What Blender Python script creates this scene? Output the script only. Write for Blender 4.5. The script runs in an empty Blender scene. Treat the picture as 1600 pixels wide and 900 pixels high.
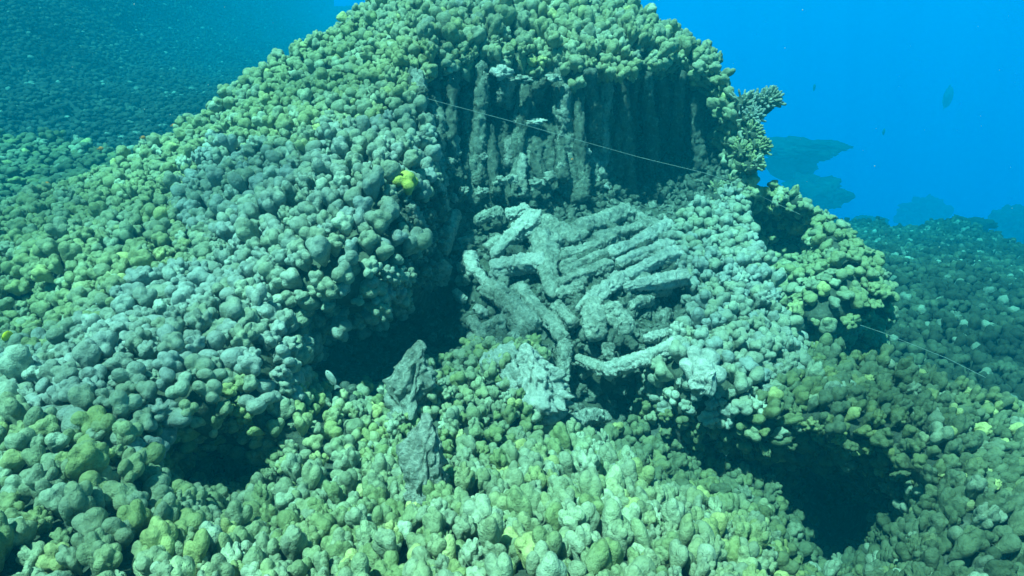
import bpy, bmesh, math, random
import numpy as np
from mathutils import Vector, Matrix

random.seed(7)
rng = np.random.default_rng(11)
scene = bpy.context.scene
C = scene.collection

# ------------------------------------------------------------------ camera
PITCH = math.radians(22)
F = 1040.0
cam_d = bpy.data.cameras.new('camera')
cam_d.sensor_width = 36
cam_d.lens = 36 * F / 1600
cam_d.clip_start = 0.05
cam_d.clip_end = 500
cam = bpy.data.objects.new('camera', cam_d)
C.objects.link(cam)
cam.rotation_euler = (math.pi / 2 - PITCH, 0, 0)
scene.camera = cam

# ------------------------------------------------------------------ light
SUN_EL, SUN_AZ = math.radians(67), math.radians(-135)      # azimuth from +Y toward +X
world = bpy.data.worlds.new('World')
scene.world = world
world.use_nodes = True
nt = world.node_tree
nt.nodes.clear()
wo = nt.nodes.new('ShaderNodeOutputWorld')
sky = nt.nodes.new('ShaderNodeTexSky')
sky.sky_type = 'NISHITA'
sky.sun_disc = False
sky.sun_elevation = SUN_EL
sky.sun_rotation = SUN_AZ
tint = nt.nodes.new('ShaderNodeMix'); tint.data_type = 'RGBA'; tint.blend_type = 'MULTIPLY'
tint.inputs[0].default_value = 1
tint.inputs[7].default_value = (0.38, 1.0, 0.74, 1)
nt.links.new(sky.outputs[0], tint.inputs[6])
bg1 = nt.nodes.new('ShaderNodeBackground'); bg1.inputs[1].default_value = 0.042
nt.links.new(tint.outputs[2], bg1.inputs[0])
bg2 = nt.nodes.new('ShaderNodeBackground')           # the open water all round
bg2.inputs[0].default_value = (0.0, 0.40, 0.62, 1); bg2.inputs[1].default_value = 0.15
tc = nt.nodes.new('ShaderNodeTexCoord')
sep = nt.nodes.new('ShaderNodeSeparateXYZ')
mr = nt.nodes.new('ShaderNodeMapRange')
mr.inputs[1].default_value = 0.05; mr.inputs[2].default_value = 0.75
nt.links.new(tc.outputs['Generated'], sep.inputs[0])
nt.links.new(sep.outputs[2], mr.inputs[0])
mx = nt.nodes.new('ShaderNodeMixShader')
nt.links.new(mr.outputs[0], mx.inputs[0])
nt.links.new(bg2.outputs[0], mx.inputs[1])
nt.links.new(bg1.outputs[0], mx.inputs[2])
nt.links.new(mx.outputs[0], wo.inputs[0])

sun_d = bpy.data.lights.new('sun', 'SUN')
sun_d.energy = 5.0
sun_d.angle = math.radians(2)
sun_d.color = (0.98, 1.0, 0.75)
sun = bpy.data.objects.new('sun', sun_d)
C.objects.link(sun)
sdir = Vector((math.sin(SUN_AZ) * math.cos(SUN_EL), math.cos(SUN_AZ) * math.cos(SUN_EL), math.sin(SUN_EL)))
sun.rotation_euler = sdir.to_track_quat('Z', 'Y').to_euler()

scene.view_settings.view_transform = 'Standard'
scene.view_settings.look = 'None'
scene.view_settings.exposure = 1.42
scene.view_settings.gamma = 1
scene.render.engine = 'CYCLES'
scene.cycles.use_denoising = True
scene.cycles.max_bounces = 5
scene.cycles.diffuse_bounces = 2
scene.cycles.volume_bounces = 1
scene.cycles.use_adaptive_sampling = True

# ------------------------------------------------------------------ helpers
cp, sp = math.cos(PITCH), math.sin(PITCH)

def P(u, v, d):
    """point seen at photo pixel (u, v), d metres ahead of the camera"""
    u, v, d = np.asarray(u, float), np.asarray(v, float), np.asarray(d, float)
    a, b = (u - 800) / F, (450 - v) / F
    return np.stack([d * a, d * (cp + b * sp), d * (-sp + b * cp)], -1)

def hash3(i, j, k, s):
    n = (i * 374761393 + j * 668265263 + k * 2147483647 + s * 974634777) & 0xffffffff
    n = ((n ^ (n >> 13)) * 1274126177) & 0xffffffff
    n = (n ^ (n >> 16)) & 0xffffffff
    return n / 4294967295.0

def vnoise(p, freq=1.0, seed=0):
    q = p * freq
    i = np.floor(q).astype(np.int64)
    f = q - i
    f = f * f * (3 - 2 * f)
    r = 0
    for dx in (0, 1):
        for dy in (0, 1):
            for dz in (0, 1):
                w = (f[..., 0] if dx else 1 - f[..., 0]) * (f[..., 1] if dy else 1 - f[..., 1]) * (f[..., 2] if dz else 1 - f[..., 2])
                r = r + w * hash3(i[..., 0] + dx, i[..., 1] + dy, i[..., 2] + dz, seed)
    return r * 2 - 1

def fbm(p, freq, seed=0, octv=3):
    r, a = 0, 1.0
    for o in range(octv):
        r = r + a * vnoise(p, freq * 2 ** o, seed + o)
        a *= 0.5
    return r

def mesh_np(name, verts, faces, mat, smooth=True):
    """faces: (n,3) or (n,4) int array, or list of those arrays"""
    if not isinstance(faces, list):
        faces = [faces]
    faces = [f for f in faces if len(f)]
    me = bpy.data.meshes.new(name)
    me.vertices.add(len(verts))
    me.vertices.foreach_set('co', np.asarray(verts, np.float32).ravel())
    idx = np.concatenate([f.ravel() for f in faces]).astype(np.int32)
    tot = np.concatenate([np.full(len(f), f.shape[1]) for f in faces]).astype(np.int32)
    st = np.concatenate([[0], np.cumsum(tot)[:-1]]).astype(np.int32)
    me.loops.add(len(idx)); me.loops.foreach_set('vertex_index', idx)
    me.polygons.add(len(tot)); me.polygons.foreach_set('loop_start', st); me.polygons.foreach_set('loop_total', tot)
    me.update(calc_edges=True)
    me.polygons.foreach_set('use_smooth', np.full(len(tot), smooth))
    me.materials.append(mat)
    me.update()
    return me

def link(name, me, parent=None):
    o = bpy.data.objects.new(name, me)
    C.objects.link(o)
    if parent is not None:
        o.parent = parent
        o.matrix_parent_inverse = Matrix.Translation(-Vector(parent.location))
    return o

def tag(o, label, cat, group=None):
    o['label'] = label; o['category'] = cat
    if group: o['group'] = group
    return o

def thing(name, label, cat, loc, group=None):
    o = bpy.data.objects.new(name, None)
    C.objects.link(o)
    o.location = loc
    o.empty_display_size = 0.1
    return tag(o, label, cat, group)

def in_poly(u, v, poly):
    u, v = np.asarray(u, float), np.asarray(v, float)
    r = np.zeros(np.broadcast(u, v).shape, bool)
    n = len(poly)
    for i in range(n):
        (x1, y1), (x2, y2) = poly[i], poly[(i + 1) % n]
        if y1 == y2: continue
        c = ((y1 > v) != (y2 > v)) & (u < (x2 - x1) * (v - y1) / (y2 - y1) + x1)
        r ^= c
    return r

class Depth:
    def __init__(s, pts):
        a = np.array(pts, float)
        s.p = a[:, :2]; s.m = np.log(a[:, 2]).mean()
        D = np.sqrt(((s.p[:, None] - s.p[None]) ** 2).sum(-1)) + 0
        A = D + np.eye(len(a)) * -2.0
        s.w = np.linalg.solve(A, np.log(a[:, 2]) - s.m)
    def __call__(s, u, v):
        u, v = np.asarray(u, float), np.asarray(v, float)
        q = np.stack(np.broadcast_arrays(u, v), -1)
        sh = q.shape[:-1]; q = q.reshape(-1, 2)
        out = np.empty(len(q))
        for i in range(0, len(q), 4000):
            D = np.sqrt(((q[i:i + 4000, None] - s.p[None]) ** 2).sum(-1))
            out[i:i + 4000] = D @ s.w
        return np.exp(out.reshape(sh) + s.m)

# ------------------------------------------------------------------ materials
def nmat(name):
    m = bpy.data.materials.new(name)
    m.use_nodes = True
    t = m.node_tree
    b = t.nodes['Principled BSDF']
    b.inputs['Roughness'].default_value = 0.85
    b.inputs['Specular IOR Level'].default_value = 0.15
    return m, t, b

def node(t, typ, **kw):
    n = t.nodes.new(typ)
    for k, v in kw.items(): setattr(n, k, v)
    return n

def ramp(t, stops, src, interp='LINEAR'):
    r = t.nodes.new('ShaderNodeValToRGB')
    r.color_ramp.interpolation = interp
    e = r.color_ramp.elements
    while len(e) > 1: e.remove(e[-1])
    e[0].position, e[0].color = stops[0][0], (*stops[0][1], 1)
    for p, c in stops[1:]:
        x = e.new(p); x.color = (*c, 1)
    t.links.new(src, r.inputs[0])
    return r

def mixc(t, fac, a, b, mode='MIX'):
    m = node(t, 'ShaderNodeMix', data_type='RGBA', blend_type=mode)
    for s, i in ((fac, 0), (a, 6), (b, 7)):
        if hasattr(s, 'is_output'): t.links.new(s, m.inputs[i])
        elif i == 0: m.inputs[0].default_value = s
        else: m.inputs[i].default_value = (*s, 1)
    return m.outputs[2]

def math_n(t, op, a, b=None):
    m = node(t, 'ShaderNodeMath', operation=op)
    for s, i in ((a, 0), (b, 1)):
        if s is None: continue
        if hasattr(s, 'is_output'): t.links.new(s, m.inputs[i])
        else: m.inputs[i].default_value = s
    return m.outputs[0]

def noise_n(t, vec, scale, detail=4, rough=0.6):
    n = node(t, 'ShaderNodeTexNoise')
    n.inputs['Scale'].default_value = scale
    n.inputs['Detail'].default_value = detail
    n.inputs['Roughness'].default_value = rough
    t.links.new(vec, n.inputs['Vector'])
    return n.outputs[0]

def coral_mat(name, cols, fine=90, bump=0.5, bright=0.15, tips=0.0):
    """each lobe takes its own tone; dusting, polyps and algae wear sit on top"""
    m, t, b = nmat(name)
    geo = node(t, 'ShaderNodeNewGeometry'); oi = node(t, 'ShaderNodeObjectInfo')
    pos = geo.outputs['Position']
    rnd = math_n(t, 'FRACT', math_n(t, 'ADD', math_n(t, 'MULTIPLY', oi.outputs['Random'], 7.31), geo.outputs['Random Per Island']))
    big = noise_n(t, pos, 1.6, 2)
    f = math_n(t, 'ADD', math_n(t, 'MULTIPLY', math_n(t, 'SUBTRACT', big, 0.5), 1.5), math_n(t, 'ADD', math_n(t, 'MULTIPLY', math_n(t, 'SUBTRACT', rnd, 0.5), 0.42), 0.5))
    n = len(cols)
    r = ramp(t, [(i / (n - 1), c) for i, c in enumerate(cols)], f)
    rb = math_n(t, 'FRACT', math_n(t, 'MULTIPLY', rnd, 13.7))
    pale = ramp(t, [(0, (0, 0, 0)), (1 - bright, (0, 0, 0)), (1, (0.45, 0.45, 0.45))], rb)
    col = mixc(t, pale.outputs[0], r.outputs[0], (0.52, 0.60, 0.46))
    yl = ramp(t, [(0, (0, 0, 0)), (0.99 - tips, (0, 0, 0)), (1.0, (min(1, tips * 20),) * 3)], math_n(t, 'FRACT', math_n(t, 'MULTIPLY', rnd, 37.3)))
    col = mixc(t, yl.outputs[0], col, (0.46, 0.47, 0.19))
    mott = ramp(t, [(0.25, (0.55, 0.55, 0.55)), (0.5, (1, 1, 1)), (0.75, (1.3, 1.3, 1.3))], noise_n(t, pos, 22, 6, 0.7))
    col = mixc(t, 1.0, col, mott.outputs[0], 'MULTIPLY')
    spk = ramp(t, [(0.32, (0.6, 0.62, 0.55)), (0.5, (1, 1, 1))], noise_n(t, pos, fine, 3, 0.8))
    col = mixc(t, 0.75, col, spk.outputs[0], 'MULTIPLY')
    t.links.new(col, b.inputs['Base Color'])
    bp = node(t, 'ShaderNodeBump'); bp.inputs['Strength'].default_value = bump * 1.3; bp.inputs['Distance'].default_value = 0.02
    h = math_n(t, 'ADD', noise_n(t, pos, fine * 0.5, 4, 0.75), math_n(t, 'MULTIPLY', noise_n(t, pos, 14, 2), 1.2))
    t.links.new(h, bp.inputs['Height']); t.links.new(bp.outputs[0], b.inputs['Normal'])
    return m

def dead_mat(name, dark, mid, light, fine=45, bump=1.0, lo=0.36, hi=0.66):
    m, t, b = nmat(name)
    geo = node(t, 'ShaderNodeNewGeometry')
    pos = geo.outputs['Position']
    n1 = noise_n(t, pos, fine, 5, 0.8)
    n2 = noise_n(t, pos, 5, 4, 0.7)
    f = math_n(t, 'ADD', math_n(t, 'MULTIPLY', n1, 0.65), math_n(t, 'MULTIPLY', n2, 0.35))
    r = ramp(t, [(lo, dark), ((lo + hi) / 2, mid), (hi, light)], f)
    t.links.new(r.outputs[0], b.inputs['Base Color'])
    b.inputs['Roughness'].default_value = 0.95
    bp = node(t, 'ShaderNodeBump'); bp.inputs['Strength'].default_value = bump; bp.inputs['Distance'].default_value = 0.03
    t.links.new(n1, bp.inputs['Height']); t.links.new(bp.outputs[0], b.inputs['Normal'])
    return m

OLIVE, GREYG, GREY, PALE, YEL, BROWN = (0.25, 0.28, 0.15), (0.25, 0.29, 0.20), (0.27, 0.31, 0.275), (0.30, 0.37, 0.31), (0.40, 0.40, 0.09), (0.12, 0.115, 0.07)
M = {
    'crown': coral_mat('coral_olive_grey', [GREY, GREYG, OLIVE, GREYG, (0.28, 0.32, 0.12)], tips=0.05, bright=0.12),
    'grey': coral_mat('coral_grey', [GREY, (0.24, 0.29, 0.27), GREYG, GREY, (0.33, 0.38, 0.34)], bright=0.12),
    'yellow': coral_mat('coral_yellow_green', [GREYG, OLIVE, (0.26, 0.29, 0.14), GREYG, (0.33, 0.36, 0.17)], tips=0.05, bright=0.12),
    'low': coral_mat('coral_green', [OLIVE, (0.20, 0.25, 0.11), GREYG, (0.27, 0.31, 0.13), (0.38, 0.41, 0.17)], tips=0.05, bright=0.25),
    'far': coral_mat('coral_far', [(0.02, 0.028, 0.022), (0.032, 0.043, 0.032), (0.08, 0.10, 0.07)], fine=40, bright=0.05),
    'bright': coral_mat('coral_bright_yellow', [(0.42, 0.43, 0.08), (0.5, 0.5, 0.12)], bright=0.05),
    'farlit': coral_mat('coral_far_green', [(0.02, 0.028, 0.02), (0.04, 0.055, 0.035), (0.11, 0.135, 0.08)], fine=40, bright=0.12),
    'rock': dead_mat('reef_rock', (0.035, 0.05, 0.035), (0.07, 0.09, 0.065), (0.14, 0.17, 0.12), fine=18, bump=0.8),
    'wall_pale_lit': dead_mat('dead_coral_wall_pale_lit', (0.06, 0.085, 0.065), (0.20, 0.25, 0.20), (0.50, 0.56, 0.46), fine=26, lo=0.38, hi=0.66),  # pale wall coral, lightened further so the left columns look lit
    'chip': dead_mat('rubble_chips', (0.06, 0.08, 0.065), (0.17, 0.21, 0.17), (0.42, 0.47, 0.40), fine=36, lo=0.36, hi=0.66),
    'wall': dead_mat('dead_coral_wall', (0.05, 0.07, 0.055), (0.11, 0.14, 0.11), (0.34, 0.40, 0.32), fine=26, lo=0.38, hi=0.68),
    'dead': dead_mat('dead_coral', (0.09, 0.115, 0.09), (0.32, 0.37, 0.31), (0.62, 0.67, 0.57), fine=36, lo=0.36, hi=0.66),
    'deadpale': dead_mat('dead_coral_pale', (0.14, 0.18, 0.15), (0.40, 0.46, 0.40), (0.68, 0.72, 0.64), fine=42, lo=0.3, hi=0.6),
    'sand': dead_mat('seabed_rock', (0.03, 0.04, 0.03), (0.06, 0.07, 0.055), (0.12, 0.14, 0.10), fine=8, bump=0.5),
    'farrock': dead_mat('reef_rock_shade_tone', (0.018, 0.024, 0.018), (0.032, 0.042, 0.032), (0.07, 0.085, 0.06), fine=6, bump=0.8),  # dark copy of reef rock, shade of the far slopes put into its colour
    'dim': coral_mat('coral_dim_green', [(0.05, 0.07, 0.04), (0.10, 0.13, 0.07), (0.13, 0.165, 0.10), (0.17, 0.20, 0.09), (0.30, 0.31, 0.12)], tips=0.05, bright=0.12),
    'purple': dead_mat('purple_alga', (0.04, 0.03, 0.05), (0.10, 0.08, 0.13), (0.2, 0.16, 0.24), fine=60, bump=1),
}
def flat_mat(name, col, rough=0.6):
    m, t, b = nmat(name)
    geo = node(t, 'ShaderNodeNewGeometry')
    n = noise_n(t, geo.outputs['Position'], 60, 3)
    r = ramp(t, [(0.3, tuple(c * 0.7 for c in col)), (0.7, tuple(min(1, c * 1.2) for c in col))], n)
    t.links.new(r.outputs[0], b.inputs['Base Color'])
    b.inputs['Roughness'].default_value = rough
    return m

# ------------------------------------------------------------------ lobe shapes (knobbly heads on tapering stems)
def ico(sub):
    bm = bmesh.new()
    bmesh.ops.create_icosphere(bm, subdivisions=sub, radius=1)
    v = np.array([x.co[:] for x in bm.verts]); f = np.array([[q.index for q in x.verts] for x in bm.faces])
    bm.free()
    return v, f
ICO = {k: ico(k) for k in (2, 3, 4, 5)}

def lobe_shape(sub, seed, knobs=5, spread=0.45, stem=1.2, core=0.6, kr=(0.28, 0.45)):
    r_ = np.random.default_rng(seed)
    v, f = ICO[sub]
    cs, rs = [np.zeros(3)], [core]
    g = r_.uniform(0, 6.28)
    for q in range(knobs):
        z = 1.0 - (q + 0.5) / knobs * 1.05 + r_.uniform(-0.1, 0.1)
        a = g + q * 2.4 + r_.uniform(-0.35, 0.35)
        h = math.sqrt(max(0.05, 1 - min(1, z * z)))
        k_ = spread * r_.uniform(0.85, 1.2)
        cs.append(np.array([math.cos(a) * h * k_, math.sin(a) * h * k_, z * k_])); rs.append(r_.uniform(*kr))
    R = []
    for c, r in zip(cs, rs):
        b = v @ c
        disc = b * b - (c @ c) + r * r
        R.append(np.where(disc > 0, b + np.sqrt(np.maximum(disc, 0)), 0.0))
    R = np.array(R)
    k = 26.0
    rad = np.log(np.exp(k * R).sum(0)) / k
    w = v * rad[:, None]
    if sub >= 3:
        w = w * (1 + 0.035 * vnoise(w + seed * 3.1, 3.0, seed))[:, None] * (1 + 0.025 * vnoise(w + seed, 8.0, seed))[:, None]
    lo = np.clip(-w[:, 2], 0, None)
    w[:, 2] = np.where(w[:, 2] < 0, w[:, 2] * stem * 1.6, w[:, 2] * 0.95)
    t = np.clip(lo * 1.6, 0, 1)
    w[:, 0] *= 1 - 0.5 * t; w[:, 1] *= 1 - 0.5 * t
    return w, f
NV = 12
KIND = [(5, 0.5, 0.6, (0.3, 0.42)), (4, 0.46, 0.62, (0.36, 0.5)), (3, 0.48, 0.58, (0.4, 0.52)), (5, 0.55, 0.52, (0.32, 0.46)),
        (7, 0.58, 0.5, (0.28, 0.4)), (10, 0.62, 0.5, (0.22, 0.34)), (4, 0.5, 0.55, (0.36, 0.5)), (13, 0.66, 0.52, (0.18, 0.28)),
        (1, 0.5, 0.7, (0.45, 0.55)), (6, 0.56, 0.5, (0.3, 0.44)), (8, 0.6, 0.5, (0.26, 0.38)), (3, 0.55, 0.5, (0.42, 0.55))]
SHAPES = {s: [lobe_shape(s, 100 + i, knobs=KIND[i][0], spread=KIND[i][1], core=KIND[i][2], kr=KIND[i][3]) for i in range(NV)] for s in (2, 3, 4)}
MESH_CACHE = {}
def lobe_mesh(i, matkey):
    k = (i, matkey)
    if k not in MESH_CACHE:
        w, f = SHAPES[4][i]
        MESH_CACHE[k] = mesh_np('coral_lobe', w, f, M[matkey])
    return MESH_CACHE[k]

def frames(axis, spin):
    a = axis / np.linalg.norm(axis, axis=-1, keepdims=True)
    ref = np.where(np.abs(a[:, 2:3]) < 0.9, np.array([[0, 0, 1.]]), np.array([[1., 0, 0]]))
    x = np.cross(ref, a); x /= np.linalg.norm(x, axis=-1, keepdims=True)
    y = np.cross(a, x)
    c, s = np.cos(spin)[:, None], np.sin(spin)[:, None]
    return np.stack([x * c + y * s, -x * s + y * c, a], -1)      # columns

def poisson(P3, rad, uvd):
    """greedy 3-D dart filter: keep point i when none kept lies within rad_i"""
    cell = float(np.max(rad)); grid = {}; keep = []
    K = np.floor(P3 / cell).astype(int)
    for i in range(len(P3)):
        k = K[i]; ok = True; p = P3[i]; r2 = rad[i] ** 2
        for dx in (-1, 0, 1):
            for dy in (-1, 0, 1):
                for dz in (-1, 0, 1):
                    for j in grid.get((k[0] + dx, k[1] + dy, k[2] + dz), ()):
                        q = P3[j]
                        if (p[0] - q[0]) ** 2 + (p[1] - q[1]) ** 2 + (p[2] - q[2]) ** 2 < r2:
                            ok = False; break
                    if not ok: break
                if not ok: break
            if not ok: break
        if ok:
            keep.append(i); grid.setdefault(tuple(k), []).append(i)
    return np.array(keep, int)

# ------------------------------------------------------------------ sheets
def make_sheet(dep, poly, step, amp=0.05, nf=2.2, rings=6, back=0.22, drop=0.06, extra=None):
    us = [p[0] for p in poly]; vs = [p[1] for p in poly]
    U, V = np.meshgrid(np.arange(min(us), max(us) + step, step), np.arange(min(vs), max(vs) + step, step))
    ins = in_poly(U, V, poly)
    D = dep(U, V)
    P3 = P(U, V, D)
    # noise pushes the surface towards or away from the viewer's side: along the local ray, scaled
    n = fbm(P3, nf, 5, 3)
    D = D + amp * n
    if extra is not None: D = D + extra(U, V, P3)
    P3 = P(U, V, D)
    ids = -np.ones(U.shape, int); ids[ins] = np.arange(ins.sum())
    q = np.stack([ids[:-1, :-1], ids[1:, :-1], ids[1:, 1:], ids[:-1, 1:]], -1).reshape(-1, 4)
    q = q[(q >= 0).all(1)]
    verts = P3[ins]; uv = np.stack([U[ins], V[ins]], -1)
    # boundary skirt, carried round the back of the form
    e = np.concatenate([q[:, [0, 1]], q[:, [1, 2]], q[:, [2, 3]], q[:, [3, 0]]])
    key = np.sort(e, 1); _, inv, cnt = np.unique(key[:, 0] * 10 ** 7 + key[:, 1], return_inverse=True, return_counts=True)
    be = e[cnt[inv] == 1]
    bv = np.unique(be)
    idx = {b: i for i, b in enumerate(bv)}
    ray = verts[bv] / np.linalg.norm(verts[bv], axis=1, keepdims=True)
    rays_h = ray.copy(); rays_h[:, 2] = np.minimum(rays_h[:, 2], -0.02)
    prev = bv; allq = [q]; allv = [verts]; alluv = [uv]; ring = [np.zeros(len(verts), int)]
    nn = len(verts)
    bi = np.array([[idx[a], idx[b]] for a, b in be])
    for k in range(1, rings + 1):
        off = ray * (back * k) + np.array([0, 0, -1.0]) * (drop * k ** 1.7)
        nv = verts[bv] + off
        cur = nn + np.arange(len(bv)); nn += len(bv)
        allv.append(nv); alluv.append(uv[bv]); ring.append(np.full(len(bv), k))
        allq.append(np.stack([prev[bi[:, 1]], prev[bi[:, 0]], cur[bi[:, 0]], cur[bi[:, 1]]], -1))
        prev = cur
    return np.concatenate(allv), np.concatenate(allq), np.concatenate(alluv), np.concatenate(ring)

def sub_mesh(name, verts, quads, mat, parent):
    used, inv = np.unique(quads, return_inverse=True)
    me = mesh_np(name, verts[used], inv.reshape(quads.shape), mat)
    return link(name, me, parent)

def sample(verts, quads, n):
    a, b, c, d = (verts[quads[:, i]] for i in range(4))
    cr = np.cross(c - a, d - b); ar = np.linalg.norm(cr, axis=1)
    wt = ar / np.linalg.norm(a, axis=1) ** 1.6
    pick = rng.choice(len(quads), n, p=wt / wt.sum())
    s, t = rng.random(n)[:, None], rng.random(n)[:, None]
    p = (a[pick] * (1 - s) + b[pick] * s) * (1 - t) + (d[pick] * (1 - s) + c[pick] * s) * t
    nrm = cr[pick] / (ar[pick][:, None] + 1e-12)
    flip = (nrm * p).sum(1) > 0
    nrm[flip] *= -1
    return p, nrm, pick, ar.sum()

def project(p):
    d = p[:, 1] * cp - p[:, 2] * sp
    up = p[:, 1] * sp + p[:, 2] * cp
    return 800 + F * p[:, 0] / d, 450 - F * up / d, d

OCC = {}
def visible_guess(u, v, d):
    """coarse test against the near reef so that lobes behind it are not picked as individuals"""
    near = OCC.get('near')
    if near is None: return np.ones(len(u), bool)
    dep, poly = near
    return ~(in_poly(u, v, poly) & (dep(u, v) < d - 0.35))

def grow_lobes(colony, verts, quads, size, matkey, upmix=0.6, elong=1.0, spacing=1.55, thin=None, lean=None, flatten=1.0,
               nind=100, lod=None, part='coral_lobe', fill=True, var=0.15, subs=(4, 3)):
    if len(quads) == 0: return
    p, n, pick, area = sample(verts, quads, 10)
    N = int(area / (size * size) * 14) + 50
    N = min(N, 110000)
    p, n, pick, area = sample(verts, quads, N)
    if thin is not None:
        u, v, d = project(p)
        k = rng.random(N) < thin(u, v, p)
        p, n = p[k], n[k]
    s = 0.9 * size * np.exp(np.clip(rng.normal(0, var, len(p)), -0.5, 0.28))
    s = s * (1 + 0.1 * vnoise(p, 1.1, 77))
    o = np.argsort(-s + rng.normal(0, size * 0.25, len(s)))
    p, n, s = p[o], n[o], s[o]
    k = poisson(p, s * spacing, None)
    p, n, s = p[k], n[k], s[k]
    m = len(p)
    ax = n * (1 - upmix) + np.array([0, 0, 1.0]) * upmix + rng.normal(0, 0.16, (m, 3))
    if lean is not None: ax = ax + np.array(lean)
    fr = frames(ax, rng.uniform(0, 2 * math.pi, m))
    sc = np.stack([s * rng.uniform(0.85, 1.2, m), s * rng.uniform(0.85, 1.2, m), s * elong * rng.uniform(0.8, 1.3, m)], -1)
    pos = p + fr[:, :, 2] * (sc[:, 2:3] * rng.uniform(0.55, 1.35, (m, 1)))
    u, v, d = project(pos)
    px = sc[:, :2].mean(1) / d * F
    vis = (u > -20) & (u < 1620) & (v > -20) & (v < 920) & visible_guess(u, v, d)
    rank = np.argsort(-(px * vis))
    ind = [i for i in rank[:nind] if vis[i]]
    shp = rng.integers(0, NV, m)
    for i in ind:
        ob = bpy.data.objects.new(part, lobe_mesh(int(shp[i]), matkey))
        C.objects.link(ob)
        mt = np.eye(4); mt[:3, :3] = fr[i] * sc[i][None, :]; mt[:3, 3] = pos[i] - np.array(colony.location)
        ob.parent = colony
        ob.matrix_basis = Matrix(mt.tolist())
    rest = np.setdiff1d(np.arange(m), ind)
    if len(rest):
        V, Fc, off = [], [], 0
        for i in rest:
            sub = subs[0] if px[i] > 12 and vis[i] else subs[1]
            w, f = SHAPES[sub][shp[i]]
            V.append((w * sc[i]) @ fr[i].T + pos[i]); Fc.append(f + off); off += len(w)
        me = mesh_np(part + 's', np.concatenate(V), np.concatenate(Fc), M[matkey])
        o2 = link(part + 's', me, colony); o2['kind'] = 'stuff'
    return m

def rough_log(name, a, b, ra, rb, mat, parent=None, seed=0, rough=0.28, flat=1.0, nr=30, ns=28, ridges=0.0, bend=0.06, cap=0.45, axial=0.45):
    """broken rough coral column from a to b: uneven thickness, blunt broken ends"""
    a, b = np.array(a, float), np.array(b, float)
    L = np.linalg.norm(b - a); ax = (b - a) / L
    fr = frames(ax[None], np.array([seed * 1.7]))[0]
    t = np.linspace(0, 1, nr); th = np.linspace(0, 2 * math.pi, ns, endpoint=False)
    T, TH = np.meshgrid(t, th, indexing='ij')
    r = ra + (rb - ra) * T
    e = np.minimum(T * L, (1 - T) * L) / (max(ra, rb) * cap)
    r = r * np.sqrt(np.clip(1 - (1 - np.clip(e, 0, 1)) ** 2, 0.0, 1) * 0.96 + 0.04)
    q = np.stack([np.cos(TH) * r, np.sin(TH) * r * flat, T * L], -1)
    rm = (ra + rb) / 2
    qa = q / rm * np.array([1, 1, axial])
    nz = fbm(qa + seed * 5.3, 0.8, seed, 3) * 0.45 - np.abs(vnoise(qa + seed, 2.2, seed + 9)) * 0.55 + vnoise(q / rm + seed, 4.5, seed + 5) * 0.28 + vnoise(q / rm, 10, seed + 3) * 0.2 + 0.12
    k = 1 + rough * 1.3 * nz + ridges * np.sin(TH * 5 + seed)
    q[..., 0] *= k; q[..., 1] *= k
    q[..., 2] += rm * 0.35 * vnoise(q / rm + 3, 1.3, seed + 4)
    q[..., 0] += bend * L * np.sin(T * math.pi) * math.cos(seed * 2.1)
    w = q.reshape(-1, 3) @ fr.T
    i = np.arange(nr - 1)[:, None] * ns; j = np.arange(ns)[None]
    j2 = (j + 1) % ns
    quads = np.stack([i + j, i + j2, i + ns + j2, i + ns + j], -1).reshape(-1, 4)
    n0 = len(w)
    w = np.concatenate([w, [[0, 0, 0]], [ax * L]])
    j = np.arange(ns)
    t0 = np.stack([np.full(ns, n0), (j + 1) % ns, j], -1)
    t1 = np.stack([np.full(ns, n0 + 1), (nr - 1) * ns + j, (nr - 1) * ns + (j + 1) % ns], -1)
    if parent is None:
        o = link(name, mesh_np(name, w, [quads, t0, t1], mat))
        o.location = a
    else:
        o = link(name, mesh_np(name, w + a, [quads, t0, t1], mat), parent)
    return o

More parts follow.
